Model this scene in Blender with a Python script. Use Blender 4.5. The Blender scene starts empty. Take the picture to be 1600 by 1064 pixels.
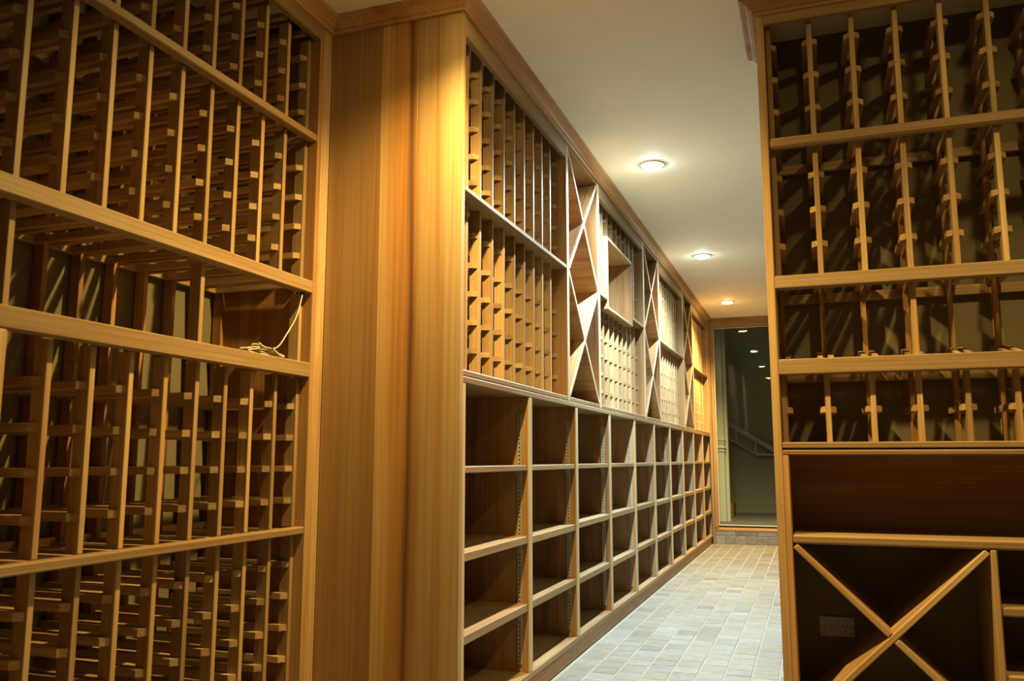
import bpy, bmesh, math, random
from mathutils import Matrix, Vector
random.seed(7)
S = bpy.context.scene
COL = S.collection

# ------------------------------------------------------------------ camera
YAW, PITCH, FPX, HC = 0.3406, 0.1403, 1313.84, 0.857
fw = Vector((-math.sin(YAW) * math.cos(PITCH), math.cos(YAW) * math.cos(PITCH), math.sin(PITCH)))
rt = Vector((math.cos(YAW), math.sin(YAW), 0))
up = rt.cross(fw)
cd = bpy.data.cameras.new('camera')
cam = bpy.data.objects.new('camera', cd)
COL.objects.link(cam)
cam.matrix_world = Matrix(((rt.x, up.x, -fw.x, 0), (rt.y, up.y, -fw.y, 0), (rt.z, up.z, -fw.z, HC), (0, 0, 0, 1)))
cd.sensor_fit = 'HORIZONTAL'
cd.sensor_width = 36
cd.lens = FPX / 1600 * 36
cd.clip_start = 0.02
cd.dof.use_dof = True
cd.dof.focus_distance = 4.2
cd.dof.aperture_fstop = 6.3
S.camera = cam

# ------------------------------------------------------------------ world, exposure
W = bpy.data.worlds.new('world')
S.world = W
W.use_nodes = True
W.node_tree.nodes['Background'].inputs[0].default_value = (0, 0, 0, 1)
W.node_tree.nodes['Background'].inputs[1].default_value = 0.0
S.view_settings.view_transform = 'Standard'
S.view_settings.look = 'None'
S.view_settings.gamma = 1
S.view_settings.use_curve_mapping = False
S.view_settings.exposure = 1.3

CEIL = 2.34
WARM = (1.0, 0.68, 0.21)
MILD = (1.0, 0.68, 0.23)
COOL = (0.74, 0.95, 0.98)
# x, y, colour, watts, beam angle, label
LAMPS = [(-0.70, 2.07, WARM, 112, 143, 'warm ceiling downlight set before the wide cedar end panel'),
         (0.60, 2.05, WARM, 36, 116, 'warm ceiling downlight set before the free-ended rack'),
         (-0.70, 4.11, COOL, 178, 164, 'cool white ceiling downlight outside the rack with the display box'),
         (-0.70, 6.16, COOL, 135, 158, 'cool white ceiling downlight halfway down the aisle'),
         (-0.70, 8.11, MILD, 215, 140, 'warm ceiling downlight closest to the glass door')]


# ------------------------------------------------------------------ materials
def new_mat(name):
    m = bpy.data.materials.new(name)
    m.use_nodes = True
    nt = m.node_tree
    b = nt.nodes['Principled BSDF']
    return m, nt, b


def node(nt, kind, **kw):
    n = nt.nodes.new(kind)
    for k, v in kw.items():
        setattr(n, k, v)
    return n


def ramp(nt, stops):
    r = node(nt, 'ShaderNodeValToRGB')
    e = r.color_ramp.elements
    while len(e) < len(stops):
        e.new(0.5)
    for i, (p, c) in enumerate(stops):
        e[i].position = p
        e[i].color = (*c, 1)
    return r


def mixc(nt, mode, fac, a, b):
    m = node(nt, 'ShaderNodeMix', data_type='RGBA', blend_type=mode)
    if isinstance(fac, (int, float)):
        m.inputs[0].default_value = fac
    else:
        nt.links.new(fac, m.inputs[0])
    for s, v in ((6, a), (7, b)):
        if isinstance(v, tuple):
            m.inputs[s].default_value = (*v, 1)
        else:
            nt.links.new(v, m.inputs[s])
    return m.outputs[2]


def wood(name, axis, light, mid, dark, rough=0.52, var=0.30):
    m, nt, b = new_mat(name)
    L = nt.links.new
    tc = node(nt, 'ShaderNodeTexCoord')
    oi = node(nt, 'ShaderNodeObjectInfo')
    mul = node(nt, 'ShaderNodeVectorMath', operation='SCALE')
    mul.inputs[0].default_value = (37.1, 21.7, 53.3)
    L(oi.outputs['Random'], mul.inputs['Scale'])
    add = node(nt, 'ShaderNodeVectorMath', operation='ADD')
    L(tc.outputs['Object'], add.inputs[0])
    L(mul.outputs[0], add.inputs[1])

    def mapped(along, across):
        mp = node(nt, 'ShaderNodeMapping')
        sc = [across] * 3
        sc[axis] = along
        mp.inputs['Scale'].default_value = sc
        L(add.outputs[0], mp.inputs[0])
        return mp.outputs[0]
    n1 = node(nt, 'ShaderNodeTexNoise')
    n1.inputs['Scale'].default_value = 1.0
    n1.inputs['Detail'].default_value = 4
    n1.inputs['Distortion'].default_value = 0.7
    L(mapped(0.9, 16), n1.inputs['Vector'])
    n2 = node(nt, 'ShaderNodeTexNoise')
    n2.inputs['Scale'].default_value = 1.0
    n2.inputs['Detail'].default_value = 3
    L(mapped(5, 190), n2.inputs['Vector'])
    # growth rings: a wave through distorted coordinates
    wv = node(nt, 'ShaderNodeTexWave', wave_type='RINGS', rings_direction='XYZ'[axis])
    wv.inputs['Scale'].default_value = 1.0
    wv.inputs['Distortion'].default_value = 5.0
    wv.inputs['Detail'].default_value = 2.0
    wv.inputs['Detail Scale'].default_value = 0.6
    L(mapped(1.3, 26), wv.inputs['Vector'])
    r1 = ramp(nt, [(0.30, dark), (0.47, mid), (0.66, light)])
    L(n1.outputs[0], r1.inputs[0])
    r2 = ramp(nt, [(0.3, (0.80, 0.74, 0.68)), (0.62, (1.03, 1.03, 1.03))])
    L(n2.outputs[0], r2.inputs[0])
    r3 = ramp(nt, [(0.0, (0.80, 0.73, 0.64)), (0.45, (1, 1, 1))])
    L(wv.outputs[0], r3.inputs[0])
    c = mixc(nt, 'MULTIPLY', 0.55, r1.outputs[0], r3.outputs[0])
    c = mixc(nt, 'MULTIPLY', 0.7, c, r2.outputs[0])
    # each piece its own tone
    mr = node(nt, 'ShaderNodeMapRange')
    mr.inputs[3].default_value = 1 - var
    mr.inputs[4].default_value = 1 + var * 0.6
    L(oi.outputs['Random'], mr.inputs[0])
    hs = node(nt, 'ShaderNodeHueSaturation')
    L(c, hs.inputs['Color'])
    L(mr.outputs[0], hs.inputs['Value'])
    L(hs.outputs[0], b.inputs['Base Color'])
    b.inputs['Roughness'].default_value = rough
    b.inputs['Specular IOR Level'].default_value = 0.30
    bp = node(nt, 'ShaderNodeBump')
    bp.inputs['Strength'].default_value = 0.12
    bp.inputs['Distance'].default_value = 0.002
    L(n2.outputs[0], bp.inputs['Height'])
    L(bp.outputs[0], b.inputs['Normal'])
    return m


PALE = ((0.455, 0.324, 0.183), (0.399, 0.263, 0.131), (0.315, 0.185, 0.080))
HEART = ((0.453, 0.282, 0.136), (0.384, 0.209, 0.083), (0.290, 0.134, 0.048))
WOOD = [wood('cedar_grain_' + 'xyz'[a], a, *PALE) for a in range(3)]
REDW = [wood('red_cedar_grain_' + 'xyz'[a], a, *HEART) for a in range(3)]
EDGEW = [wood('pale_edge_grain_' + 'xyz'[a], a, (0.57, 0.47, 0.32), (0.53, 0.42, 0.27), (0.46, 0.345, 0.20), var=0.10) for a in range(3)]
RAILW = [wood('cedar_rail_grain_' + 'xyz'[a], a, (0.328, 0.234, 0.130), (0.294, 0.196, 0.099), (0.235, 0.141, 0.063), var=0.12) for a in range(3)]


def panel_mat(name, stops, seed):
    """cedar plank whose sapwood and heartwood bands run up the board"""
    m, nt, b = new_mat(name)
    L = nt.links.new
    tc = node(nt, 'ShaderNodeTexCoord')
    mp = node(nt, 'ShaderNodeMapping')
    mp.inputs['Location'].default_value = (seed, seed * 1.7, seed * 0.3)
    mp.inputs['Scale'].default_value = (10, 10, 0.55)
    L(tc.outputs['Object'], mp.inputs[0])
    n = node(nt, 'ShaderNodeTexNoise')
    n.inputs['Scale'].default_value = 1
    n.inputs['Detail'].default_value = 3
    L(mp.outputs[0], n.inputs['Vector'])
    sx = node(nt, 'ShaderNodeSeparateXYZ')
    L(tc.outputs['Generated'], sx.inputs[0])
    ma = node(nt, 'ShaderNodeMath', operation='MULTIPLY_ADD')
    L(n.outputs[0], ma.inputs[0])
    ma.inputs[1].default_value = 0.5
    ma.inputs[2].default_value = -0.25
    ad = node(nt, 'ShaderNodeMath', operation='ADD')
    L(sx.outputs[0], ad.inputs[0])
    L(ma.outputs[0], ad.inputs[1])
    r = ramp(nt, stops)
    L(ad.outputs[0], r.inputs[0])
    mp2 = node(nt, 'ShaderNodeMapping')
    mp2.inputs['Location'].default_value = (seed, 0, 0)
    mp2.inputs['Scale'].default_value = (85, 85, 1.3)
    L(tc.outputs['Object'], mp2.inputs[0])
    n2 = node(nt, 'ShaderNodeTexNoise')
    n2.inputs['Scale'].default_value = 1
    n2.inputs['Detail'].default_value = 5
    L(mp2.outputs[0], n2.inputs['Vector'])
    r2 = ramp(nt, [(0.28, (0.518, 0.462, 0.406)), (0.6, (1.04, 1.04, 1.04))])
    L(n2.outputs[0], r2.inputs[0])
    c = mixc(nt, 'MULTIPLY', 0.5, r.outputs[0], r2.outputs[0])
    L(c, b.inputs['Base Color'])
    b.inputs['Roughness'].default_value = 0.40
    b.inputs['Specular IOR Level'].default_value = 0.35
    bp = node(nt, 'ShaderNodeBump')
    bp.inputs['Strength'].default_value = 0.1
    bp.inputs['Distance'].default_value = 0.002
    L(n2.outputs[0], bp.inputs['Height'])
    L(bp.outputs[0], b.inputs['Normal'])
    return m


def plain(name, col, rough=0.5, metal=0.0, noise=0.0, nscale=20, spec=0.5):
    m, nt, b = new_mat(name)
    b.inputs['Roughness'].default_value = rough
    b.inputs['Metallic'].default_value = metal
    b.inputs['Specular IOR Level'].default_value = spec
    n = node(nt, 'ShaderNodeTexNoise')
    n.inputs['Scale'].default_value = nscale
    n.inputs['Detail'].default_value = 4
    tc = node(nt, 'ShaderNodeTexCoord')
    nt.links.new(tc.outputs['Object'], n.inputs['Vector'])
    k = 1 - noise
    r = ramp(nt, [(0.3, tuple(c * k for c in col)), (0.7, col)])
    nt.links.new(n.outputs[0], r.inputs[0])
    nt.links.new(r.outputs[0], b.inputs['Base Color'])
    return m


def tile_mat(name, island):
    m, nt, b = new_mat(name)
    L = nt.links.new
    tc = node(nt, 'ShaderNodeTexCoord')
    if island:
        g = node(nt, 'ShaderNodeNewGeometry')
        rnd = g.outputs['Random Per Island']
    else:
        g = node(nt, 'ShaderNodeObjectInfo')
        rnd = g.outputs['Random']
    r = ramp(nt, [(0.0, (0.148, 0.130, 0.106)), (0.10, (0.226, 0.206, 0.172)), (0.28, (0.186, 0.182, 0.172)),
                  (0.5, (0.240, 0.226, 0.202)), (0.70, (0.206, 0.182, 0.148)), (0.87, (0.260, 0.254, 0.233)), (1.0, (0.165, 0.158, 0.148))])
    L(rnd, r.inputs[0])
    mul = node(nt, 'ShaderNodeVectorMath', operation='SCALE')
    mul.inputs[0].default_value = (41, 17, 9)
    L(rnd, mul.inputs['Scale'])
    add = node(nt, 'ShaderNodeVectorMath', operation='ADD')
    L(tc.outputs['Object'], add.inputs[0])
    L(mul.outputs[0], add.inputs[1])
    mp = node(nt, 'ShaderNodeMapping')
    mp.inputs['Scale'].default_value = (22, 75, 40)
    L(add.outputs[0], mp.inputs[0])
    n = node(nt, 'ShaderNodeTexNoise')
    n.inputs['Scale'].default_value = 1
    n.inputs['Detail'].default_value = 6
    n.inputs['Roughness'].default_value = 0.65
    L(mp.outputs[0], n.inputs['Vector'])
    r2 = ramp(nt, [(0.3, (0.560, 0.546, 0.525)), (0.65, (1.06, 1.06, 1.06))])
    L(n.outputs[0], r2.inputs[0])
    L(mixc(nt, 'MULTIPLY', 0.9, r.outputs[0], r2.outputs[0]), b.inputs['Base Color'])
    b.inputs['Roughness'].default_value = 0.55
    bp = node(nt, 'ShaderNodeBump')
    bp.inputs['Strength'].default_value = 0.35
    bp.inputs['Distance'].default_value = 0.003
    L(n.outputs[0], bp.inputs['Height'])
    L(bp.outputs[0], b.inputs['Normal'])
    return m


M_TILE = tile_mat('tumbled_stone', False)
M_TILES = tile_mat('tumbled_stone_joined', True)
M_GROUT = plain('pale_grout', (0.28, 0.272, 0.25), 0.9, noise=0.15, nscale=60)
M_CEIL = plain('ceiling_paint', (0.86, 0.84, 0.78), 0.7, noise=0.03, nscale=6)
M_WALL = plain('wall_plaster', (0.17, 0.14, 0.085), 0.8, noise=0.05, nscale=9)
M_HALL = plain('hall_paint', (0.42, 0.40, 0.29), 0.75, noise=0.05, nscale=6)
M_WHITE = plain('white_gloss_paint', (0.504, 0.504, 0.476), 0.4, noise=0.03)
M_METAL = plain('zinc_steel', (0.38, 0.36, 0.31), 0.45, metal=0.25, noise=0.1, nscale=90)
M_PLAST = plain('outlet_plastic', (0.434, 0.399, 0.350), 0.4, noise=0.03)
M_HOLE = plain('outlet_hole', (0.014, 0.013, 0.010), 0.7)
M_CABLE = plain('cream_cable', (0.504, 0.462, 0.350), 0.45, noise=0.05)
M_SEAL = plain('pale_seal', (0.490, 0.462, 0.385), 0.5, noise=0.04)
M_BLACK = plain('black_rubber', (0.014, 0.014, 0.014), 0.6)
M_TRIMW = plain('downlight_trim', (0.595, 0.595, 0.574), 0.4)
M_CARPET = plain('hall_carpet', (0.238, 0.231, 0.210), 0.95, noise=0.3, nscale=120)

M_GLASS, _nt, _b = new_mat('clear_glass')
_nt.nodes.remove(_b)
_tr = node(_nt, 'ShaderNodeBsdfTransparent')
_tr.inputs[0].default_value = (0.95, 0.985, 0.965, 1)
_gl = node(_nt, 'ShaderNodeBsdfGlossy')
_gl.inputs['Roughness'].default_value = 0.0
_fr = node(_nt, 'ShaderNodeFresnel')
_fr.inputs['IOR'].default_value = 1.2
_mx = node(_nt, 'ShaderNodeMixShader')
_nt.links.new(_fr.outputs[0], _mx.inputs[0])
_nt.links.new(_tr.outputs[0], _mx.inputs[1])
_nt.links.new(_gl.outputs[0], _mx.inputs[2])
_nt.links.new(_mx.outputs[0], _nt.nodes['Material Output'].inputs[0])


def lamp_mat(name, col, st):
    m, nt, b = new_mat(name)
    b.inputs['Base Color'].default_value = (0.9, 0.9, 0.9, 1)
    b.inputs['Emission Color'].default_value = (*col, 1)
    b.inputs['Emission Strength'].default_value = st
    return m


# ------------------------------------------------------------------ mesh helpers
CACHE = {}
WPOS = {}


def link(o, parent, wloc):
    COL.objects.link(o)
    wloc = Vector(wloc)
    WPOS[o.name] = wloc
    if parent is not None:
        o.parent = parent
        o.location = wloc - WPOS[parent.name]
    else:
        o.location = wloc
    return o


def pick(mats, dims):
    if isinstance(mats, list):
        return mats[max(range(3), key=lambda i: dims[i])]
    return mats


def box_mesh(dx, dy, dz, mat, bev):
    key = ('b', round(dx, 4), round(dy, 4), round(dz, 4), mat.name, bev)
    if key in CACHE:
        return CACHE[key]
    bm = bmesh.new()
    bmesh.ops.create_cube(bm, size=1)
    bmesh.ops.scale(bm, vec=(dx, dy, dz), verts=bm.verts)
    if bev:
        bmesh.ops.bevel(bm, geom=bm.edges[:], offset=min(bev, 0.3 * min(dx, dy, dz)), segments=1, affect='EDGES')
    me = bpy.data.meshes.new('piece')
    bm.to_mesh(me)
    bm.free()
    me.materials.append(mat)
    CACHE[key] = me
    return me


def box(name, x0, x1, y0, y1, z0, z1, mats, parent=None, bev=0.0015, rot=None):
    d = (x1 - x0, y1 - y0, z1 - z0)
    o = bpy.data.objects.new(name, box_mesh(*d, pick(mats, d), bev))
    link(o, parent, ((x0 + x1) / 2, (y0 + y1) / 2, (z0 + z1) / 2))
    if rot:
        o.rotation_euler = rot
    return o


def thing(name, label, cat, loc, group=None):
    o = bpy.data.objects.new(name, None)
    o.empty_display_size = 0.1
    link(o, None, loc)
    o['label'] = label
    o['category'] = cat
    if group:
        o['group'] = group
    return o


def tag(o, label, cat=None, group=None):
    o['label'] = label
    if cat:
        o['category'] = cat
    if group:
        o['group'] = group
    return o


def struct(o, label=None):
    o['kind'] = 'structure'
    if label:
        o['label'] = label
    return o


def mesh_obj(name, bm, mat, parent=None, loc=(0, 0, 0), smooth=False):
    me = bpy.data.meshes.new(name)
    bm.to_mesh(me)
    bm.free()
    if smooth:
        for p in me.polygons:
            p.use_smooth = True
    me.materials.append(mat)
    o = bpy.data.objects.new(name, me)
    return link(o, parent, loc)


def prism(name, pts, path, mat, parent=None, loc=(0, 0, 0)):
    """profile pts (offset, z) swept along a list of mitred frames [(origin, outward vector)]"""
    bm = bmesh.new()
    rings = []
    for org, out in path:
        rings.append([bm.verts.new((org[0] + out[0] * p, org[1] + out[1] * p, z)) for p, z in pts])
    n = len(pts)
    for a, b in zip(rings, rings[1:]):
        for i in range(n):
            bm.faces.new((a[i], a[(i + 1) % n], b[(i + 1) % n], b[i]))
    bm.faces.new(rings[0][::-1])
    bm.faces.new(rings[-1])
    bmesh.ops.recalc_face_normals(bm, faces=bm.faces)
    return mesh_obj(name, bm, mat, parent, loc)


SUPMESH = {}


def support_verts(side, length, axis):
    """stick nailed to an upright's side: 16 mm proud, 18 mm tall, front end cut at 45 degrees.
    local u runs back from the front, v sideways; returns plan outline"""
    w = 0.016
    return [(0, 0), (0.015, side * w), (length, side * w), (length, 0)]


def support_mesh(side, length, axis, mat):
    key = (side, round(length, 4), axis, mat.name)
    if key in SUPMESH:
        return SUPMESH[key]
    bm = bmesh.new()
    add_support(bm, side, length, axis, (0, 0, 0))
    me = bpy.data.meshes.new('support')
    bmesh.ops.recalc_face_normals(bm, faces=bm.faces)
    bm.to_mesh(me)
    bm.free()
    me.materials.append(mat)
    SUPMESH[key] = me
    return me


def add_support(bm, side, length, axis, org):
    h = 0.009
    vs = []
    for z in (-h, h):
        for u, v in support_verts(side, length, axis):
            if axis == 'x':       # runs back along -x, sideways along y
                co = (org[0] - u, org[1] + v, org[2] + z)
            else:                 # runs back along +y, sideways along x
                co = (org[0] + v, org[1] + u, org[2] + z)
            vs.append(bm.verts.new(co))
    bm.faces.new(vs[:4])
    bm.faces.new(vs[4:][::-1])
    for i in range(4):
        j = (i + 1) % 4
        bm.faces.new((vs[i], vs[j], vs[4 + j], vs[4 + i]))


def support(parent, side, length, axis, loc, tilt=0.0):
    mat = WOOD[0] if axis == 'x' else WOOD[1]
    o = bpy.data.objects.new('bottle_support', support_mesh(side, length, axis, mat))
    link(o, parent, loc)
    if tilt:
        o.rotation_euler = (0, tilt, 0) if axis == 'x' else (tilt, 0, 0)
    return o


# ------------------------------------------------------------------ room shell
XL, XLW = -1.483, -1.86        # face of the side rack, wall behind it
XC, XCW = -1.0, -1.43          # face of the aisle run, wall behind it
YP = 2.3475                    # face of the cedar end panel
YR, YRW = 2.70, 2.995          # face of the rack facing the camera, wall behind it
YE = 9.05                      # end wall
XR = -0.111                    # free end of that rack

struct(box('floor', -1.95, 1.4, -1.4, YE + 0.05, -0.12, -0.0022, M_GROUT, bev=0), 'pale grout bed under tumbled stone floor tiles')
FLOOR = bpy.data.objects['floor']
struct(box('ceiling', -2.0, 1.4, -1.4, YE + 0.1, CEIL, CEIL + 0.1, M_CEIL, bev=0), 'smooth cream painted cellar ceiling')
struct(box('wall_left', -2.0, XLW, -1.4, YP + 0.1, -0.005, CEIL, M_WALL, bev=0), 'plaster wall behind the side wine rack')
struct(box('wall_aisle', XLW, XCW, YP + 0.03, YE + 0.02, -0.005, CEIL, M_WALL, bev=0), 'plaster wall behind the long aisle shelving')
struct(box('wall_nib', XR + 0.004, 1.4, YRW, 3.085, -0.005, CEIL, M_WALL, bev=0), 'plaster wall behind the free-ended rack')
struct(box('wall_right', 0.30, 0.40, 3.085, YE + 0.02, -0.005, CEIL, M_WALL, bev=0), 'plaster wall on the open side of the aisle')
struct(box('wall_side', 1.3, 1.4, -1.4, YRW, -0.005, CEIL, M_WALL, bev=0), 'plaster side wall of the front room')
struct(box('wall_back', -2.0, 1.4, -1.5, -1.4, -0.005, CEIL, M_WALL, bev=0), 'plaster wall behind the front room')
# end wall: only the strip over and beside the doorway
struct(box('wall_end', 0.12, 0.40, YE, YE + 0.1, -0.005, CEIL, M_WALL, bev=0), 'plaster strip beside the glass door')

# floor tiles: each near one is its own piece, the rest joined
ROWS = [-1.38]
while ROWS[-1] < YE + 0.1:
    ROWS.append(ROWS[-1] + random.choice((0.098, 0.105, 0.115, 0.124)))
XS = [-0.269 - 0.1045 * k for k in range(-5, 13)][::-1]
tiles = []
for c, x0 in enumerate(XS):
    sh = random.uniform(-0.02, 0.02) + (0.05 if c % 3 == 1 else 0)
    ys = [r + sh + random.uniform(-0.012, 0.012) for r in ROWS]
    for a, b in zip(ys, ys[1:]):
        xa, xb = x0, x0 + 0.1045
        b = min(b, YE)
        if b - a < 0.03:
            continue
        if xa < -1.0 and b > YP + 0.02:          # under the aisle run
            if xb < -0.98:
                continue
            xa = -1.0
        if xa < -1.5:
            continue
        if xb > 0.30 and a > 3.09:
            continue
        if b > YRW - 0.01 and a < 3.09 and xb > XR:
            continue
        if a < -1.39:
            continue
        tiles.append((xa, xb, a, b))
near = [t for t in tiles if t[2] > 3.30 and t[0] < -0.12]
near.sort(key=lambda t: t[2])
near = near[:300]
nearset = set(near)
TG = 0.004


def tile_corners(xa, xb, a, b, j):
    return xa + TG + j(), xb - TG + j(), a + TG + j(), b - TG + j()


for t in near:
    x0, x1, y0, y1 = tile_corners(*t, lambda: random.uniform(-0.0015, 0.0015))
    q = lambda v: round(v / 0.004) * 0.004
    dx, dy = q(x1 - x0), q(y1 - y0)
    o = bpy.data.objects.new('tile', box_mesh(dx, dy, 0.012, M_TILE, 0.0016))
    link(o, FLOOR, ((x0 + x1) / 2, (y0 + y1) / 2, -0.0065 + random.uniform(-0.0008, 0.0008)))
    o.rotation_euler = (random.uniform(-.004, .004), random.uniform(-.004, .004), random.uniform(-.008, .008))
bm = bmesh.new()
for t in tiles:
    if t in nearset:
        continue
    x0, x1, y0, y1 = tile_corners(*t, lambda: random.uniform(-0.0015, 0.0015))
    z1 = random.uniform(-0.0012, 0.0)
    e = 0.0016
    lo = [bm.verts.new(p) for p in ((x0, y0, -0.009), (x1, y0, -0.009), (x1, y1, -0.009), (x0, y1, -0.009))]
    hi = [bm.verts.new(p) for p in ((x0 + e, y0 + e, z1), (x1 - e, y0 + e, z1), (x1 - e, y1 - e, z1), (x0 + e, y1 - e, z1))]
    bm.faces.new(hi)
    for i in range(4):
        bm.faces.new((lo[i], lo[(i + 1) % 4], hi[(i + 1) % 4], hi[i]))
o = mesh_obj('tiles', bm, M_TILES, FLOOR)
o['kind'] = 'stuff'

# crown mouldings
CROWN = [(0.0, 2.292), (0.011, 2.292), (0.013, 2.300), (0.010, 2.304), (0.016, 2.309), (0.022, 2.318), (0.032, 2.326), (0.044, 2.330), (0.050, 2.333), (0.050, 2.3405), (0.0, 2.3405)]
struct(prism('trim_1', CROWN, [((XC, 8.99), (1, 0)), ((XC, YP), (1, -1)), ((XL, YP), (1, -1)), ((XL, 0.70), (1, 0))], REDW[1]),
       'cedar crown moulding over the aisle run and side rack')
struct(prism('trim_2', CROWN, [((XR, 3.085), (-1, 0)), ((XR, YR), (-1, -1)), ((1.25, YR), (0, -1))], REDW[0]),
       'cedar crown moulding wrapping the free-ended rack')

# ------------------------------------------------------------------ downlights
for i, (lx, ly, lc, pw, beam, lab) in enumerate(LAMPS):
    off = '_offscreen' if ly < 3 else ''
    t = thing('downlight' + off, lab, 'light', (lx, ly, CEIL), 'recessed ceiling downlights')
    bm = bmesh.new()
    N = 32
    prof = [(0.050, 0.0), (0.050, -0.006), (0.062, -0.006), (0.066, 0.0005)]
    rg = [[bm.verts.new((r * math.cos(2 * math.pi * k / N), r * math.sin(2 * math.pi * k / N), z)) for k in range(N)] for r, z in prof]
    for a, b in zip(rg, rg[1:]):
        for k in range(N):
            bm.faces.new((a[k], a[(k + 1) % N], b[(k + 1) % N], b[k]))
    mesh_obj('trim_ring', bm, M_TRIMW, t, (lx, ly, CEIL), True)
    bm = bmesh.new()
    rg = []
    for j in range(6):
        an = j / 5 * math.pi / 2
        r, z = 0.0495 * math.cos(an), -0.003 - (0.019 if lc is COOL else 0.014) * math.sin(an)
        if j == 5:
            rg.append([bm.verts.new((0, 0, z))])
        else:
            rg.append([bm.verts.new((r * math.cos(2 * math.pi * k / N), r * math.sin(2 * math.pi * k / N), z)) for k in range(N)])
    for a, b in zip(rg, rg[1:]):
        for k in range(N):
            if len(b) == 1:
                bm.faces.new((a[k], a[(k + 1) % N], b[0]))
            else:
                bm.faces.new((a[k], a[(k + 1) % N], b[(k + 1) % N], b[k]))
    lens = mesh_obj('lamp_lens' + off, bm, lamp_mat('lamp_glow_%d' % i, lc, 62 if lc is COOL else 100), t, (lx, ly, CEIL), True)
    lens['label'] = 'glowing frosted lens'
    ld = bpy.data.lights.new('downlight_beam' + off, 'SPOT')
    ld.energy = pw
    ld.color = lc
    ld.spot_size = math.radians(beam)
    ld.spot_blend = 1.0
    ld.shadow_soft_size = 0.02
    lo = bpy.data.objects.new('downlight_beam' + off, ld)
    link(lo, t, (lx, ly, CEIL - 0.052))

# ------------------------------------------------------------------ cedar end panel
pt = thing('end_panel', 'wide golden cedar end panel with a dark vertical streak, floor to ceiling', 'panel', ((XC + XL) / 2, YP, 0))
PA = panel_mat('cedar_plank_even', [(0.0, (0.346, 0.221, 0.102)), (0.15, (0.311, 0.180, 0.076)), (0.5, (0.328, 0.200, 0.086)), (0.8, (0.293, 0.162, 0.064)), (1.0, (0.281, 0.152, 0.057))], 3.1)
PB = panel_mat('cedar_plank_streaked', [(0.0, (0.55, 0.37, 0.175)), (0.2, (0.51, 0.315, 0.13)), (0.42, (0.41, 0.205, 0.065)), (0.72, (0.38, 0.18, 0.055)), (0.86, (0.10, 0.055, 0.03)), (0.95, (0.25, 0.11, 0.035)), (1.0, (0.33, 0.15, 0.05))], 8.4)
PC = panel_mat('cedar_plank_sapwood', [(0.0, (0.299, 0.160, 0.057)), (0.12, (0.353, 0.226, 0.100)), (0.34, (0.365, 0.235, 0.106)), (0.5, (0.317, 0.178, 0.069)), (0.66, (0.383, 0.260, 0.128)), (1.0, (0.406, 0.287, 0.149))], 5.9)
for xa, xb, mm in ((XL, -1.2885, PA), (-1.2885, -1.157, PB), (-1.157, XC - 0.004, PC)):
    box('plank', xa, xb, YP, YP + 0.022, 0, 2.30, mm, pt, 0.0006)
box('edge_strip', XC - 0.004, XC + 0.001, YP - 0.0005, YP + 0.026, 0, 2.30, WOOD, pt, 0.002)


# ------------------------------------------------------------------ side wine rack (face at XL)
def z_left(v):
    return 0.857 + (v - 0.857) * 1.0147


XU = XL - 0.037                # front of the recessed uprights
LAT = [2.2685 - 0.1153 * k for k in range(14)]
Y0L = 0.70
UD = 0.037                     # upright depth


def upright(parent, y, z0, z1, x=XU, d=UD, w=0.0155, name='upright'):
    return box(name, x - d, x, y - w / 2, y + w / 2, z0, z1, WOOD, parent, 0.0012)


RB = XLW + 0.006
SUP_L = XU - 0.006 - RB - 0.004
ep = thing('rack_end_panel', 'tall narrow cedar stile and side board closing the side rack', 'panel', (XL - 0.1, 2.31, 0))
box('side_board', RB, XL, 2.277, 2.3, 0, 2.30, REDW, ep, 0.002)
box('stile', XL - 0.02, XL, 2.3, 2.3472, 0, 2.30, WOOD, ep, 0.002)
up_t = thing('wine_rack', 'tall cedar bottle rack beside the end panel, above the display ledge', 'wine rack', (XL - 0.18, 1.5, 1.1115))
box('side_panel', RB, XL, Y0L, Y0L + 0.02, 1.1115, 2.30, REDW, up_t)
box('top_rail', XL - 0.022, XL, Y0L, 2.277, 2.245, 2.30, RAILW, up_t)
box('rail', XL - 0.036, XL - 0.002, Y0L + 0.02, 2.277, 1.889, 1.913, RAILW, up_t, 0.003)
box('rail', XL - 0.036, XL, Y0L + 0.02, 2.277, 1.381, 1.422, RAILW, up_t, 0.003)
lg = box('display_ledge', XL - 0.036, XL, Y0L + 0.02, 2.277, 1.112, 1.1585, RAILW, up_t, 0.003)
for z in (1.885, 1.40):
    box('rear_rail', RB, RB + 0.018, Y0L + 0.02, 2.277, z, z + 0.04, WOOD, up_t)
for k, y in enumerate(LAT):
    upright(up_t, y, 1.422, 1.889)
    upright(up_t, y, 1.913, 2.245)
    box('rear_upright', RB, RB + 0.034, y - 0.0075, y + 0.0075, 1.1125, 2.29, REDW, up_t, 0.001)
    if k in (0, 4, 9):
        upright(up_t, y, 1.1585, 1.381)
    for r in (1.4015, 1.496, 1.591, 1.687, 1.785, 1.879, 1.972, 2.063, 2.158, 2.245):
        for s in (-1, 1):
            if k == 0 and s == 1:
                continue
            support(up_t, s, SUP_L, 'x', (XU - 0.006, y + s * 0.00775, z_left(r)))
    for s in (-1, 1):
        if k == 0 and s == 1:
            continue
        support(up_t, s, SUP_L - 0.01, 'x', (XU - 0.0, y + s * 0.00775, 1.150), tilt=0.16)

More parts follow.
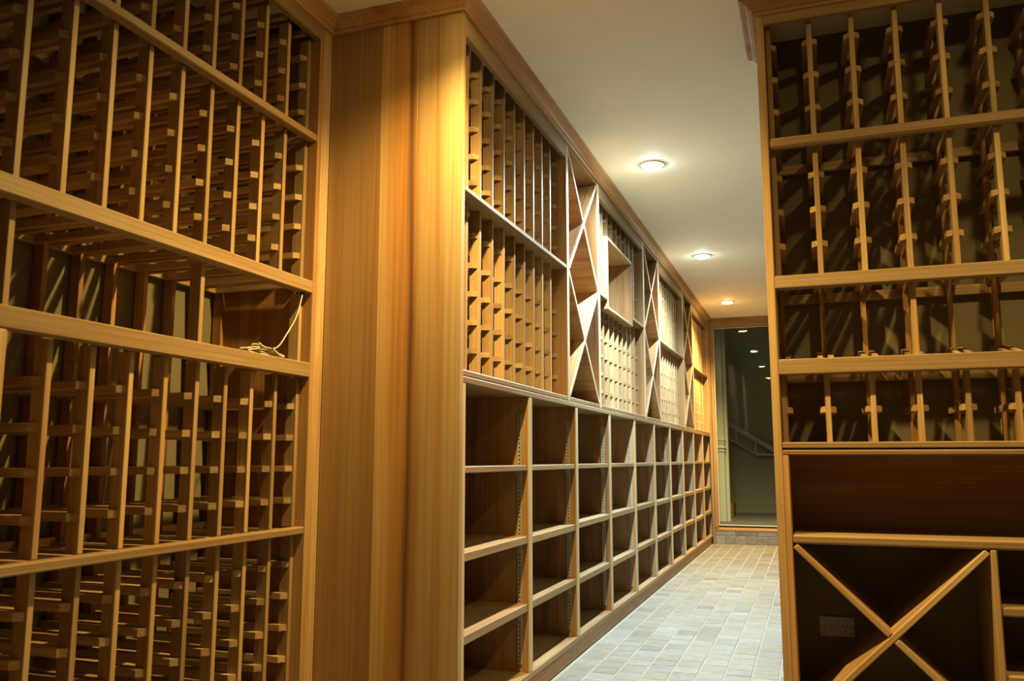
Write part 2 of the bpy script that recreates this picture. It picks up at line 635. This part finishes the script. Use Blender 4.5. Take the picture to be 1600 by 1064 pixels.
lo_t = thing('wine_rack', 'cedar bottle rack below the display ledge, beside the end panel', 'wine rack', (XL - 0.18, 1.5, 0))
box('side_panel', RB, XL, Y0L, Y0L + 0.02, 0, 1.1115, REDW, lo_t)
box('stile', XL - 0.15, XL, 1.178, 1.214, 0, 1.1115, WOOD, lo_t, 0.004)
box('rail', XL - 0.036, XL - 0.002, 1.214, 2.277, 0.630, 0.652, RAILW, lo_t, 0.003)
box('rail', XL - 0.036, XL - 0.002, Y0L + 0.02, 1.178, 0.630, 0.652, RAILW, lo_t, 0.003)
box('bottom_rail', XL - 0.036, XL, Y0L + 0.02, 2.277, 0.0, 0.055, RAILW, lo_t, 0.003)
box('rear_rail', RB, RB + 0.018, Y0L + 0.02, 2.277, 0.62, 0.66, WOOD, lo_t)
for k, y in enumerate(LAT):
    if not 1.17 < y < 1.222:
        upright(lo_t, y, 0.652, 1.1115)
        upright(lo_t, y, 0.055, 0.630)
        box('rear_upright', RB, RB + 0.034, y - 0.0075, y + 0.0075, 0.0, 1.1115, REDW, lo_t, 0.001)
    for r in (0.10, 0.187, 0.270, 0.360, 0.452, 0.545, 0.640, 0.733, 0.829, 0.923, 1.019):
        for s in (-1, 1):
            if k == 0 and s == 1:
                continue
            support(lo_t, s, SUP_L, 'x', (XU - 0.006, y + s * (0.018 if 1.17 < y < 1.222 else 0.00775), z_left(r)))

# ------------------------------------------------------------------ aisle run: base shelving
def strip_mesh():
    if 'strip' in CACHE:
        return CACHE['strip']
    bm = bmesh.new()

    def add(x0, x1, y0, y1, z0, z1):
        r = bmesh.ops.create_cube(bm, size=1)['verts']
        bmesh.ops.scale(bm, vec=(x1 - x0, y1 - y0, z1 - z0), verts=r)
        bmesh.ops.translate(bm, vec=((x0 + x1) / 2, (y0 + y1) / 2, (z0 + z1) / 2), verts=r)
    for sx in (-1, 1):
        add(min(sx * .0085, sx * .0033), max(sx * .0085, sx * .0033), -0.0060, -0.0050, 0, 0.91)     # face either side of the slots
        add(min(sx * .0085, sx * .0075), max(sx * .0085, sx * .0075), -0.0050, 0.0005, 0, 0.91)      # flange back to the board
    zs = 0.0
    for j in range(60):
        zc = 0.008 + j * 0.0151
        add(-0.0033, 0.0033, -0.0060, -0.0050, zs, zc)
        zs = zc + 0.0050
    add(-0.0033, 0.0033, -0.0060, -0.0050, zs, 0.91)
    me = bpy.data.meshes.new('shelf_strip')
    bm.to_mesh(me)
    bm.free()
    me.materials.append(M_METAL)
    CACHE['strip'] = me
    return me


XB = XCW + 0.006
NB, BW, BY0, BT = 10, 0.6686, 2.367, 0.039
bs = thing('storage_shelving', 'long low cedar shelving of square open bays lining the aisle', 'shelving', (XC - 0.2, 5.7, 0))
YEND = BY0 + NB * BW
bays = [BY0 + i * BW for i in range(NB + 1)]
box('plinth', XB, XC - 0.012, YP + 0.026, YEND, 0, 0.068, REDW, bs)
box('bottom_board', XB, XC, YP + 0.026, YEND, 0.068, 0.092, RAILW, bs, 0.003)
box('back_panel', XB, XB + 0.008, YP + 0.026, YEND, 0.092, 1.09, REDW, bs, 0)
for i, y in enumerate(bays):
    y0, y1 = (y - BT / 2, y + BT / 2)
    if i == 0:
        y0, y1 = YP + 0.026, YP + 0.05
    if i == NB:
        y0, y1 = YEND - 0.035, YEND
    dv = box('divider', XB + 0.008, XC - 0.007, y0, y1, 0.092, 1.09, REDW, bs, 0.001)
    box('edge_strip', XC - 0.0071, XC - 0.001, y0, y1, 0.092, 1.09, EDGEW, dv, 0.0015)
    if i == 0:
        continue
    # slotted steel strips on the face turned to the camera
    so = bpy.data.objects.new('shelf_strip', strip_mesh())
    link(so, bs, (XC - 0.0375, y0, 0.12))
    yl = (YP + 0.05) if i == 1 else bays[i - 1] + BT / 2
    jit = lambda: random.uniform(-0.004, 0.004)
    for zt, th in ((0.835, 0.020), (0.575 + jit(), 0.027), (0.334 + jit(), 0.028)):
        sh = box('shelf', XB + 0.012, XC - 0.006, yl + 0.001, y0 - 0.003, zt - th, zt, RAILW, bs, 0.002)
        # support bracket under the shelf, hooked in the strip
        bm = bmesh.new()
        pr = [(-0.052, 0.0), (-0.028, 0.0), (-0.031, -0.036), (-0.042, -0.036)]
        ya, yb = y0 - 0.013, y0 - 0.002
        A = [bm.verts.new((XC + px, ya, zt - th + pz)) for px, pz in pr]
        B = [bm.verts.new((XC + px, yb, zt - th + pz)) for px, pz in pr]
        bm.faces.new(A)
        bm.faces.new(B[::-1])
        for q in range(4):
            bm.faces.new((A[q], B[q], B[(q + 1) % 4], A[(q + 1) % 4]))
        bmesh.ops.recalc_face_normals(bm, faces=bm.faces)
        mesh_obj('shelf_bracket', bm, M_METAL, bs)

wt = box('worktop', XB, XC, YP + 0.026, YEND, 1.0901, 1.1115, RAILW, None, 0.003)
tag(wt, 'thin cedar top lying along the open bay shelving', 'worktop')

# ------------------------------------------------------------------ aisle run: racks and diamond bins
XU2 = XC - 0.040
ZB, ZT = 1.1325, 2.285         # clear height of the upper run


def z_c(v):
    return 0.857 + (v - 0.857) * 1.0347


ROW_LO = [z_c(v) for v in (1.205, 1.298, 1.393, 1.488, 1.590)]
ROW_UP = [z_c(v) for v in (1.770, 1.861, 1.957, 2.055, 2.149)]


def aisle_rack(label, ya, yb, own_left, single, niche=None):
    """ya..yb is the clear width between the side panels"""
    t = thing('wine_rack', label, 'wine rack', (XC - 0.2, (ya + yb) / 2, 1.1117))
    S0 = ya if not own_left else ya - 0.035
    if own_left:
        sp = box('side_panel', XB, XC - 0.006, ya - 0.035, ya, 1.1117, 2.296, REDW, t, 0.001)
        box('edge_strip', XC - 0.0061, XC, ya - 0.035, ya, 1.1117, 2.296, EDGEW, sp, 0.0015)
    sp = box('side_panel', XB, XC - 0.006, yb, yb + 0.035, 1.1117, 2.296, REDW, t, 0.001)
    box('edge_strip', XC - 0.0061, XC, yb, yb + 0.035, 1.1117, 2.296, EDGEW, sp, 0.0015)
    box('bottom_rail', XU2 - 0.03, XC - 0.001, ya, yb, 1.1117, 1.1315, RAILW, t, 0.003)
    box('top_rail', XC - 0.022, XC - 0.001, ya, yb, 2.226, 2.296, RAILW, t)
    box('back_panel', XB, XB + 0.006, ya, yb, 1.1117, 2.296, REDW, t, 0)
    box('rear_rail', XB + 0.006, XB + 0.024, ya, yb, 1.70, 1.735, WOOD, t)
    spans = [(ya, yb)]
    if niche:
        spans = [(ya, niche[0]), (niche[1], yb)]
    for a, b in spans:
        box('rail', XU2 - 0.038, XC - 0.001, a, b, 1.703, 1.7215, RAILW, t, 0.003)
    n = 10
    p = (yb - ya) / n
    L = XU2 - 0.006 - XB - 0.026
    joined = None if single else bmesh.new()

    def sup(s, loc, ln):
        if single:
            support(t, s, ln, 'x', loc)
        else:
            add_support(joined, s, ln, 'x', loc)
    for k in range(0, n + 1):
        y = ya + p * k
        hw = 0.00775 if 0 < k < n else 0.0
        inn = niche and niche[0] - 0.01 < y < niche[1] + 0.01
        if 0 < k < n:
            if inn:
                upright(t, y, 1.1315, niche[2], XU2)
                upright(t, y, niche[3], 2.29, XU2)
            else:
                upright(t, y, 1.1315, 1.703, XU2)
                upright(t, y, 1.7215, 2.29, XU2)
            box('rear_upright', XB + 0.006, XB + 0.04, y - 0.0075, y + 0.0075, 1.1317, 2.29, REDW, t, 0.001)
        for r in ROW_LO + ROW_UP:
            if inn and niche[2] - 0.02 < r < niche[3] + 0.02:
                continue
            for s in (-1, 1):
                if (k == 0 and s == -1) or (k == n and s == 1):
                    continue
                sup(s, (XU2 - 0.006, y + s * hw, r), L)
    if joined is not None:
        bmesh.ops.recalc_face_normals(joined, faces=joined.faces)
        o = mesh_obj('bottle_supports', joined, WOOD[0], t)
        o['kind'] = 'stuff'
    if niche:
        na, nb, nz0, nz1 = niche
        d = box('display_box', XC - 0.24, XC, na, na + 0.016, nz0, nz1, REDW, t, 0.002)
        d['label'] = 'square cedar display box set into the rack'
        box('box_side', XC - 0.24, XC, nb - 0.016, nb, nz0, nz1, REDW, d, 0.002)
        box('box_top', XC - 0.24, XC, na + 0.016, nb - 0.016, nz1 - 0.016, nz1, WOOD, d, 0.002)
        box('box_floor', XC - 0.24, XC, na + 0.016, nb - 0.016, nz0, nz0 + 0.016, WOOD, d, 0.002)
        box('box_back', XC - 0.24, XC - 0.232, na + 0.016, nb - 0.016, nz0 + 0.016, nz1 - 0.016, REDW, d, 0)
    return t


def cross(t, y0, y1, z, th, an):
    c = box('cross_board', XB + 0.01, XC - 0.007, y0, y1, z - th / 2, z + th / 2, REDW, t, 0.001, rot=(an, 0, 0))
    box('edge_strip', XC - 0.0071, XC - 0.001, y0, y1, z - th / 2, z + th / 2, EDGEW, c, 0.0015)


def diamond_bin(label, ya, yb):
    t = thing('diamond_bin', label, 'wine rack', (XC - 0.2, (ya + yb) / 2, 1.1117), 'diamond wine bins along the aisle')
    box('bottom_board', XB, XC - 0.001, ya, yb, 1.1117, 1.1315, RAILW, t, 0.003)
    box('top_board', XB, XC - 0.001, ya, yb, 2.28, 2.296, RAILW, t, 0.002)
    box('back_panel', XB, XB + 0.008, ya, yb, 1.1315, 2.28, REDW, t, 0)
    th = 0.017
    zm = 1.7085
    for z0, z1 in ((1.1315, zm), (zm, 2.28)):
        w, h = yb - ya, z1 - z0
        Ld = math.hypot(w, h)
        an = math.atan2(h, w)
        cy, cz = (ya + yb) / 2, (z0 + z1) / 2
        # one board runs through, the crossing one is in two halves
        cross(t, cy - Ld / 2 + 0.0088, cy + Ld / 2 - 0.0088, cz, th, an)
        hl = Ld / 2 - 0.0183
        for s in (-1, 1):
            m = (Ld / 4 + 0.00035) * s
            yy, zz = cy + m * math.cos(-an), cz + m * math.sin(-an)
            cross(t, yy - hl / 2, yy + hl / 2, zz, th, -an)
    return t


aisle_rack('cedar bottle rack next to the wide end panel, above the open bays', YP + 0.026, 3.56, False, True)
aisle_rack('cedar bottle rack with a square display box set in it', 4.19, 5.405, True, False, (4.372, 5.040, 1.658, 2.062))
aisle_rack('cedar bottle rack between the second and third diamond bins from the end panel', 6.025, 7.205, True, False)
aisle_rack('cedar bottle rack at the end of the aisle beside the glass door', 7.835, 8.965, True, False)
diamond_bin('diamond wine bin between the end panel rack and the display box rack', 3.595, 4.155)
diamond_bin('diamond wine bin just past the display box rack', 5.44, 5.99)
diamond_bin('last diamond wine bin before the glass door', 7.24, 7.80)

# ------------------------------------------------------------------ rack facing the camera (face at YR)
SR = YR / 2.4816


def zr(v):
    return 0.857 + (v - 0.857) * SR


XEND = 1.12
YU = YR + 0.038
P2 = 0.1273
rx = [-0.0755 + P2 * k for k in range(10)]
RBY = YRW - 0.006
ru = thing('wine_rack', 'cedar bottle rack standing free-ended at the aisle corner', 'wine rack', (0.5, YR + 0.15, 0.888))
tag(box('rack_end_panel', XR, XR + 0.025, YR, RBY, 0, 2.30, WOOD, None, 0.003), 'upright cedar side board at the free end of the corner rack', 'panel')
tag(box('rack_end_panel', XEND, XEND + 0.025, YR, RBY, 0, 2.30, WOOD, None, 0.003), 'upright cedar side board at the wall end of the corner rack', 'panel')
xa, xb = XR + 0.025, XEND
box('top_rail', xa, xb, YR, YR + 0.022, 2.262, 2.30, RAILW, ru)
box('rail', xa, xb, YR + 0.004, YR + 0.037, zr(1.761), zr(1.793), RAILW, ru, 0.007)
box('rail', xa, xb, YR, YR + 0.037, zr(1.340), zr(1.378), RAILW, ru, 0.003)
box('display_ledge', xa, xb, YR, YR + 0.037, zr(1.093), zr(1.137), RAILW, ru, 0.003)
box('bottom_rail', xa, xb, YR + 0.002, RBY, zr(0.887), zr(0.904), RAILW, ru, 0.003)
for z in (zr(1.768), zr(1.347), zr(1.10)):
    box('rear_rail', xa, xb, RBY - 0.018, RBY, z - 0.012, z + 0.020, WOOD, ru)
for k, x in enumerate(rx):
    for a, b in ((zr(0.904), zr(1.093)), (zr(1.378), zr(1.761)), (zr(1.793), 2.29)):
        box('upright', x - 0.0078, x + 0.0078, YU, YU + UD, a, b, WOOD, ru, 0.0012)
    if k in (3, 8):
        box('upright', x - 0.0078, x + 0.0078, YU, YU + UD, zr(1.137), zr(1.340), WOOD, ru, 0.0012)
    box('rear_upright', x - 0.0075, x + 0.0075, RBY - 0.052, RBY - 0.018, zr(0.904), 2.29, REDW, ru, 0.001)
    L = RBY - YU - 0.03
    for r in (0.994, 1.365, 1.467, 1.569, 1.672, 1.772, 1.875, 1.976, 2.078):
        z = 0.857 + (r - 0.857) * 1.1015
        for s in (-1, 1):
            if k == 0 and s == -1:
                continue
            support(ru, s, L, 'y', (x + s * 0.0078, YU + 0.006, z))
    for s in (-1, 1):
        if k == 0 and s == -1:
            continue
        support(ru, s, L - 0.01, 'y', (x + s * 0.0078, YU, zr(1.137) - 0.006), tilt=0.20)

rc = thing('storage_cabinet', 'open cedar cabinet with cross bin under the free-ended rack', 'cabinet', (0.5, YR + 0.15, 0))
ZTOP = zr(0.8825)
xi = xa + 0.0175
box('top_board', xa, xb, YR, RBY, zr(0.8685), ZTOP, RAILW, rc, 0.003)
box('side_panel', xa, xi, YR + 0.001, RBY, 0, zr(0.8685), REDW, rc, 0.002)
box('side_panel', xb - 0.0175, xb, YR + 0.001, RBY, 0, zr(0.8685), REDW, rc, 0.002)
box('shelf', xi, xb - 0.0175, YR, RBY, zr(0.628), zr(0.653), RAILW, rc, 0.006)
box('back_panel', xi, xb - 0.0175, RBY - 0.008, RBY, zr(0.653), zr(0.8685), REDW, rc, 0)
box('plinth', xi, xb - 0.0175, YR + 0.012, RBY, 0, 0.075, REDW, rc)
box('bottom_board', xi, xb - 0.0175, YR, RBY, 0.075, 0.098, RAILW, rc, 0.003)
xd0, xd1 = 0.4525, 0.4695
box('divider', xd0, xd1, YR + 0.001, RBY, 0.098, zr(0.628), WOOD, rc, 0.003)
for z in (zr(0.4755), zr(0.310)):
    box('shelf', xd1, xb - 0.0175, YR + 0.004, RBY, z - 0.013, z + 0.013, RAILW, rc, 0.005)
# cross of boards in the lower bay
w, h = xd0 - xi, zr(0.628) - 0.098
cx, cz = (xd0 + xi) / 2, (zr(0.628) + 0.098) / 2
Ld, an, th = math.hypot(w, h), math.atan2(h, w), 0.0185
box('cross_board', cx - Ld / 2 + 0.009, cx + Ld / 2 - 0.009, YR + 0.001, RBY - 0.02, cz - th / 2, cz + th / 2, WOOD, rc, 0.003, rot=(0, -an, 0))
hl = Ld / 2 - 0.0193
for s in (-1, 1):
    m = (Ld / 4 + 0.00035) * s
    px, pz = cx + m * math.cos(an), cz - m * math.sin(an)
    box('cross_board', px - hl / 2, px + hl / 2, YR + 0.001, RBY - 0.02, pz - th / 2, pz + th / 2, WOOD, rc, 0.003, rot=(0, an, 0))

# double power outlet on the wall behind the cross
po = thing('power_outlet', 'double power outlet on the wall behind the cross bin', 'outlet', (0.049, YRW, 0.325))
oy = YRW
box('plate', -0.0045, 0.1020, oy - 0.009, oy, 0.294, 0.357, M_PLAST, po, 0.003)
for sx in (-1, 1):
    c = 0.049 + sx * 0.0225
    for dx, dz, ro in ((-0.0065, 0.004, -0.45), (0.005, 0.003, 0.315), (0.0, -0.010, 0.0)):
        box('pin_slot', c + dx - 0.0011, c + dx + 0.0011, oy - 0.0096, oy - 0.0085, 0.325 + dz - 0.0038, 0.325 + dz + 0.0038, M_HOLE, po, 0, rot=(0, ro, 0))
    s0 = 0.049 + sx * 0.0415
    sw = box('switch', s0 - 0.0055, s0 + 0.0055, oy - 0.0125, oy - 0.0085, 0.338, 0.352, M_PLAST, po, 0.001)
    for dx in (-0.004, 0.004):
        box('screw_hole', s0 + dx - 0.002, s0 + dx + 0.002, oy - 0.0096, oy - 0.0085, 0.3235, 0.3275, M_HOLE, po, 0)
    box('screw_hole', s0 - 0.002, s0 + 0.002, oy - 0.0096, oy - 0.0085, 0.302, 0.307, M_HOLE, po, 0)
box('indicator', 0.0475, 0.0505, oy - 0.0096, oy - 0.0085, 0.344, 0.347, M_HOLE, po, 0)


# ------------------------------------------------------------------ loose cable on the display ledge
def tube(name, pts, r, mat, parent=None):
    cu = bpy.data.curves.new(name, 'CURVE')
    cu.dimensions = '3D'
    cu.bevel_depth = r
    cu.bevel_resolution = 2
    sp = cu.splines.new('NURBS')
    sp.points.add(len(pts) - 1)
    for p, c in zip(sp.points, pts):
        p.co = (*c, 1)
    sp.use_endpoint_u = True
    sp.order_u = 4
    sp.resolution_u = 5
    tmp = bpy.data.objects.new('tmp', cu)
    COL.objects.link(tmp)
    dg = bpy.context.evaluated_depsgraph_get()
    me = bpy.data.meshes.new_from_object(tmp.evaluated_get(dg))
    bpy.data.objects.remove(tmp)
    me.materials.clear()
    me.materials.append(mat)
    for p in me.polygons:
        p.use_smooth = True
    o = bpy.data.objects.new(name, me)
    return link(o, parent, (0, 0, 0))


zl = 1.1585 + 0.0035
ox = XL - 0.009


def cpt(dx, y, z):
    return (ox + dx, y, z)


cab = [cpt(-0.004, 2.240, 1.377), cpt(-0.004, 2.236, 1.362), cpt(-0.003, 2.226, 1.338), cpt(0, 2.209, 1.300), cpt(0, 2.186, 1.267), cpt(0, 2.153, 1.230), cpt(0, 2.133, 1.205),
       cpt(0, 2.113, 1.187), cpt(0, 2.09, 1.180), cpt(-0.004, 2.056, 1.181), cpt(-0.006, 2.019, 1.188), cpt(-0.016, 2.0, 1.182), cpt(-0.018, 2.03, 1.172), cpt(-0.01, 2.075, 1.178),
       cpt(0.0, 2.10, 1.170), cpt(0.004, 2.125, zl), cpt(0.002, 2.150, zl), cpt(-0.006, 2.150, 1.170), cpt(-0.012, 2.115, 1.172), cpt(-0.012, 2.06, 1.166), cpt(-0.006, 2.0, 1.172),
       cpt(0.002, 1.95, 1.167), cpt(0.006, 1.929, zl), cpt(0.0, 1.938, zl), cpt(-0.004, 1.975, 1.170), cpt(-0.002, 2.022, 1.180), cpt(0.003, 2.03, 1.176), cpt(0.005, 1.985, 1.166),
       cpt(0.004, 1.965, zl), cpt(-0.008, 1.985, zl), cpt(-0.014, 2.05, zl), cpt(-0.006, 2.11, zl), cpt(0.004, 2.135, zl)]
o = tag(tube('cable', cab, 0.0021, M_CABLE), 'loose cream cable bundled on the display ledge', 'cable')
for k, (a, b) in enumerate(((cpt(0.004, 2.081, 1.181), cpt(0.005, 2.119, 1.1632)), (cpt(0.002, 2.016, 1.190), cpt(0.003, 2.044, 1.179)))):
    tube('cord_end', [a, tuple((p + q) / 2 for p, q in zip(a, b)), b], 0.0032, M_CABLE, o)
box('grommet', ox - 0.011, ox + 0.002, 2.234, 2.248, 1.3745, 1.3805, M_BLACK, o, 0.002)

# ------------------------------------------------------------------ glass door and step at the end of the aisle
ZS = 0.130
stp = struct(box('trim_3', -1.0, 0.12, YE, YE + 0.25, -0.005, ZS, M_GROUT, None, 0), 'stone tiled step below the glass door')
xx = -1.0
while xx < 0.11:
    x2 = min(xx + random.uniform(0.098, 0.112), 0.12)
    box('tile', xx + 0.002, x2 - 0.002, YE - 0.008, YE + 0.004, 0.0, 0.079, M_TILE, stp, 0.003)
    xx = x2
xx = -1.0
while xx < 0.11:
    x2 = min(xx + random.uniform(0.15, 0.22), 0.12)
    box('tile', xx + 0.002, x2 - 0.002, YE - 0.008, YE + 0.004, 0.083, ZS, M_TILE, stp, 0.003)
    xx = x2
DW = [wood('door_timber_' + 'xyz'[a], a, (0.322, 0.217, 0.105), (0.266, 0.168, 0.073), (0.196, 0.112, 0.045), var=0.1) for a in range(3)]
d1 = thing('door_1', 'frameless glass door in a timber frame at the end of the aisle', 'door', (-0.45, YE, ZS))
del d1['category']
struct(d1)
box('sill', -1.0, 0.12, YE - 0.012, YE + 0.12, ZS + 0.001, 0.161, REDW, d1, 0.003)
box('jamb', -1.0, -0.975, YE - 0.075, YE + 0.10, 0.0, CEIL, DW, d1, 0.002)
box('jamb', -0.975, -0.947, YE - 0.02, YE + 0.10, 0.161, 2.243, REDW, d1, 0.002)
box('jamb', 0.085, 0.12, YE - 0.02, YE + 0.10, 0.161, CEIL, REDW, d1, 0.002)
box('head', -0.975, 0.085, YE - 0.02, YE + 0.10, 2.243, CEIL, DW, d1, 0.002)
pn = box('glass_pane', -0.940, 0.078, YE + 0.01, YE + 0.018, 0.190, 2.234, M_GLASS, d1, 0)
box('seal', -0.944, -0.936, YE + 0.004, YE + 0.024, 0.182, 2.238, M_SEAL, d1, 0)
box('seal', 0.074, 0.082, YE + 0.004, YE + 0.024, 0.182, 2.238, M_SEAL, d1, 0)
box('seal', -0.936, 0.074, YE + 0.004, YE + 0.024, 0.182, 0.194, M_SEAL, d1, 0)
box('seal', -0.936, 0.074, YE + 0.004, YE + 0.024, 2.230, 2.238, M_SEAL, d1, 0)
box('seal', -0.944, 0.082, YE + 0.010, YE + 0.030, 0.1612, 0.181, M_BLACK, d1, 0)['label'] = 'black door bottom seal'

# ------------------------------------------------------------------ hall and stairs beyond the glass
HZ = 0.165
struct(box('floor_hall', -2.4, 1.9, YE + 0.25, 11.7, -0.005, HZ, M_CARPET, None, 0), 'grey hall floor beyond the glass door')
struct(box('wall_hall_back', -2.4, 1.9, 11.6, 11.7, HZ, 2.66, M_HALL, None, 0), 'olive grey stairwell wall beyond the glass door')
struct(box('wall_hall_left', -2.4, -1.055, YE + 0.12, 9.9, HZ, 2.66, M_HALL, None, 0), 'hall wall left of the glass door')
struct(box('wall_hall_far', -2.4, -2.3, 9.9, 11.6, HZ, 2.66, M_HALL, None, 0), 'far side wall of the stairwell')
struct(box('wall_hall_right', 1.8, 1.9, YE + 0.1, 11.6, HZ, 2.66, M_HALL, None, 0), 'hall wall right of the glass door')
struct(box('wall_hall_front', 0.12, 1.9, YE + 0.11, YE + 0.25, -0.005, 2.66, M_HALL, None, 0), 'hall side of the cellar wall')
struct(box('wall_hall_over', -1.0, 0.12, YE + 0.11, YE + 0.25, 2.36, 2.66, M_HALL, None, 0), 'hall wall over the glass door')
struct(box('ceiling_hall', -2.4, 1.9, YE + 0.11, 11.7, 2.66, 2.72, M_WHITE, None, 0), 'pale hall ceiling beyond the glass door')

npst = thing('newel_post', 'pale painted post with turned rings, just beyond the glass door', 'post', (-0.985, 9.85, HZ))
box('shaft', -1.03, -0.935, 9.80, 9.895, HZ, 2.66, M_WHITE, npst, 0.006)
for z, e in ((0.94, 0.012), (0.975, 0.018), (1.03, 0.009), (1.06, 0.014)):
    box('ring', -1.03 - e, -0.935 + e, 9.80 - e, 9.895 + e, z, z + 0.022, M_WHITE, npst, 0.006)
struct(box('trim_4', -0.935, -0.897, 9.86, 9.93, HZ, 2.66, M_WHITE, None, 0.004), 'white door trim beside the painted post')

sr = thing('stair_balustrade', 'pale sloping stair balustrade against the stairwell wall', 'balustrade', (-0.75, 11.5, HZ))


def slope(name, xa, za, xb, zb, t, dep):
    Ls, a = math.hypot(xb - xa, zb - za), math.atan2(za - zb, xb - xa)
    mx, mz = (xa + xb) / 2, (za + zb) / 2
    return box(name, mx - Ls / 2, mx + Ls / 2, 11.5 - dep / 2, 11.5 + dep / 2, mz - t / 2, mz + t / 2, M_WHITE, sr, 0.004, rot=(0, a, 0))


slope('handrail', -2.02, 1.945, -0.42, 0.944, 0.062, 0.06)
slope('bottom_rail', -2.02, 1.70, -0.688, 0.922, 0.026, 0.04)
box('bottom_rail', -0.70, -0.42, 11.48, 11.52, 0.906, 0.934, M_WHITE, sr, 0.004)
for x in (-1.67, -1.43, -1.185, -0.942, -0.700):
    zt = 0.944 + (-0.42 - x) * 1.001 / 1.6
    zb = 0.922 + max(0, (-0.688 - x)) * 0.778 / 1.332
    box('baluster', x - 0.013, x + 0.013, 11.485, 11.515, zb, zt, M_WHITE, sr, 0.002)
box('post', -0.47, -0.42, 11.47, 11.53, HZ, 0.96, M_WHITE, sr, 0.004)

th1 = box('timber_step', -1.30, -0.93, 10.6, 10.95, HZ, HZ + 0.17, REDW, None, 0.004)
tag(th1, 'small brown timber stair step in the hall behind the post', 'step')
th2 = box('timber_offcut', -1.02, -0.87, 9.96, 10.02, HZ, HZ + 0.018, REDW, None, 0.002)
tag(th2, 'flat brown timber strip lying on the hall floor', 'timber')
